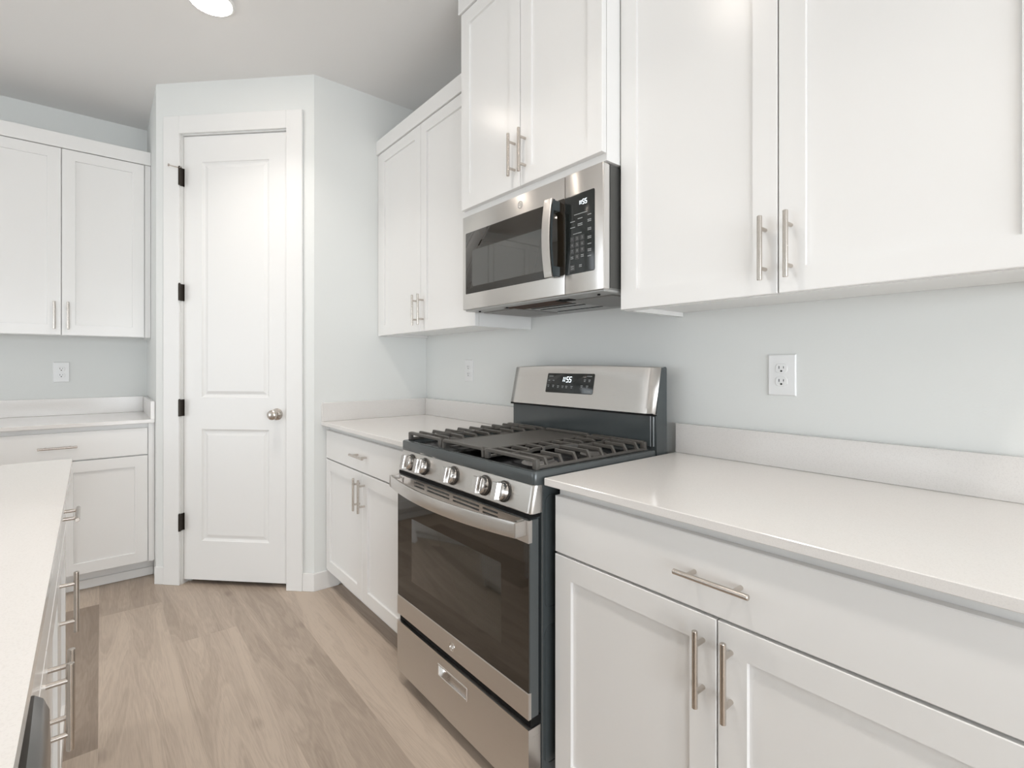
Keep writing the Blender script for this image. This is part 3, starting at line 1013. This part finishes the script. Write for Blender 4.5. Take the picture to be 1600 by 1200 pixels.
m = MB()
for i, ch in enumerate('1234567890'):
    r_, c_ = divmod(i, 3)
    if ch == '0':
        r_, c_ = 3, 1
    text_into(m, ch, 0.012, 0.628 + 0.0215 * c_, (0.174 - 0.0195 * r_) if r_ < 3 else 0.115, -0.0018)
m.build('key_numbers', prnt, kp)
m = MB()
for x, z, w in ((0.664, 0.251, 0.056), (0.650, 0.190, 0.036)):
    dash(m, x, z, w, 0.0022, -0.0012)
for x, z in ((0.630, 0.231), (0.630, 0.212), (0.662, 0.236), (0.662, 0.219), (0.662, 0.214)):
    dash(m, x, z, 0.020, 0.0024, -0.0012)
m.build('key_print', prnt, kp)
m = MB()
for z in (0.240, 0.224, 0.219, 0.197, 0.192, 0.171, 0.166, 0.148, 0.131, 0.126, 0.110):
    dash(m, 0.701, z, 0.015, 0.0024, -0.0012)
m.build('key_print', prnt, kp)
m = MB()
for x, z in ((0.628, 0.117), (0.628, 0.112), (0.672, 0.118), (0.672, 0.113), (0.629, 0.086), (0.629, 0.079), (0.664, 0.087), (0.664, 0.082)):
    dash(m, x, z, 0.012, 0.0022, -0.0016)
m.build('key_print', prnt, kp)
# underside: plate, grease filters, lamp recess, slots
MB().box(0.006, MW - 0.004, 0.010, MD - 0.002, -0.006, 0.0035, 0.002).build('bottom_plate', greyp, mw)
for x0_, x1_ in ((0.035, 0.235), (0.520, 0.722)):
    f_ = MB().box(x0_, x1_, 0.085, 0.330, -0.010, -0.006, 0.001).build('grease_filter', filt, mw)
    t, n, l, b = nodes(filt)
if True:
    nz = noise_bump(filt, 500, 0.9, 0.004)
MB().box(0.215, 0.500, 0.050, 0.135, -0.0075, -0.006).build('lamp_cover', brownp, mw)
MB().box(0.500, 0.565, 0.050, 0.090, -0.0085, -0.006).build('latch', blackp, mw)
for y in (0.150, 0.200, 0.30):
    MB().box(0.262, 0.498, y, y + 0.010, -0.0075, -0.006).build('vent_slot', blackp, mw)
for x in (0.06, 0.24, 0.53, 0.70):
    MB().cyl((x, 0.045, -0.010), (x, 0.045, -0.006), 0.005, n=10).build('screw', blackp, mw)

# ------------------------------------------------------------------ outlets


def outlet(label, loc, rotz, w, h):
    t = thing('wall_outlet', label, 'outlet', loc, rotz)
    MB().rings(-w / 2, w / 2, -h / 2, h / 2, [(0, -0.0002), (0, -0.003), (0.003, -0.006)]).build('cover_plate', plastic, t)
    for s_ in (-1, 1):
        cz = s_ * 0.0195
        rc = MB().rrings(-0.017, 0.017, cz - 0.0145, cz + 0.0145, 0.011, [(0, -0.006), (0, -0.0075), (0.0012, -0.0085)]).build('receptacle', plastic, t)
        m = MB()
        m.box(-0.0075, -0.0053, -0.0089, -0.0086, cz - 0.001, cz + 0.0075)
        m.box(0.0053, 0.0072, -0.0089, -0.0086, cz + 0.0002, cz + 0.0068)
        m.cyl((0, -0.0086, cz - 0.0075), (0, -0.0089, cz - 0.0075), 0.0030, n=12)
        m.build('slots', slotm, rc)
    MB().cyl((0, -0.006, 0), (0, -0.0068, 0), 0.003, n=12).build('screw', plastic, t)
    return t


outlet('white duplex outlet on the wall right of the range', (XR, 0.6285, 1.190), R_, 0.079, 0.124)
outlet('white duplex outlet on the wall left of the range', (XR, 2.262, 1.191), R_, 0.074, 0.122)
outlet('white duplex outlet under the wall cabinet on the back wall', (-0.190, YB, 1.178), 0, 0.077, 0.124)

# ------------------------------------------------------------------ ceiling lights


DOWN = 4.4


def ceiling_light(label, x, y, group):
    t = thing('ceiling_light', label, 'ceiling light', (x, y, CEIL), 0, group)
    MB().lathe((0, 0, 0), (0, 0, -1), [(0.0003, 0.094), (0.004, 0.094), (0.008, 0.088), (0.0095, 0.081)], 40).build('trim_ring', trimp, t)
    MB().lathe((0, 0, -0.0097), (0, 0, -1), [(0, 0.081), (0.0015, 0.080), (0.003, 0.070), (0.0036, 0.03)], 40).build('diffuser', lampm, t)
    d = bpy.data.lights.new('downlight', 'AREA')
    d.shape = 'DISK'
    d.size = 0.14
    d.energy = DOWN
    d.spread = math.radians(108)
    d.color = (1.0, 0.945, 0.89)
    lo = bpy.data.objects.new('downlight', d)
    lo.location = (0, 0, -0.016)
    lo.parent = t
    C.objects.link(lo)
    return t


ceiling_light('lit round ceiling light over the aisle near the pantry door', 0.368, 2.462, 'round ceiling lights')
ceiling_light('lit round ceiling light over the aisle in front of the range', 0.395, 1.04, 'round ceiling lights')
ceiling_light('unseen round ceiling light added over the aisle behind the camera', 0.395, -0.40, 'round ceiling lights')  # from here on assumed lamps out of view, added as light sources
ceiling_light('unseen round ceiling light added beyond the island, toward the back wall', -1.75, 2.462, 'round ceiling lights')
ceiling_light('unseen round ceiling light added beyond the island, toward the rear window', -1.75, 0.30, 'round ceiling lights')
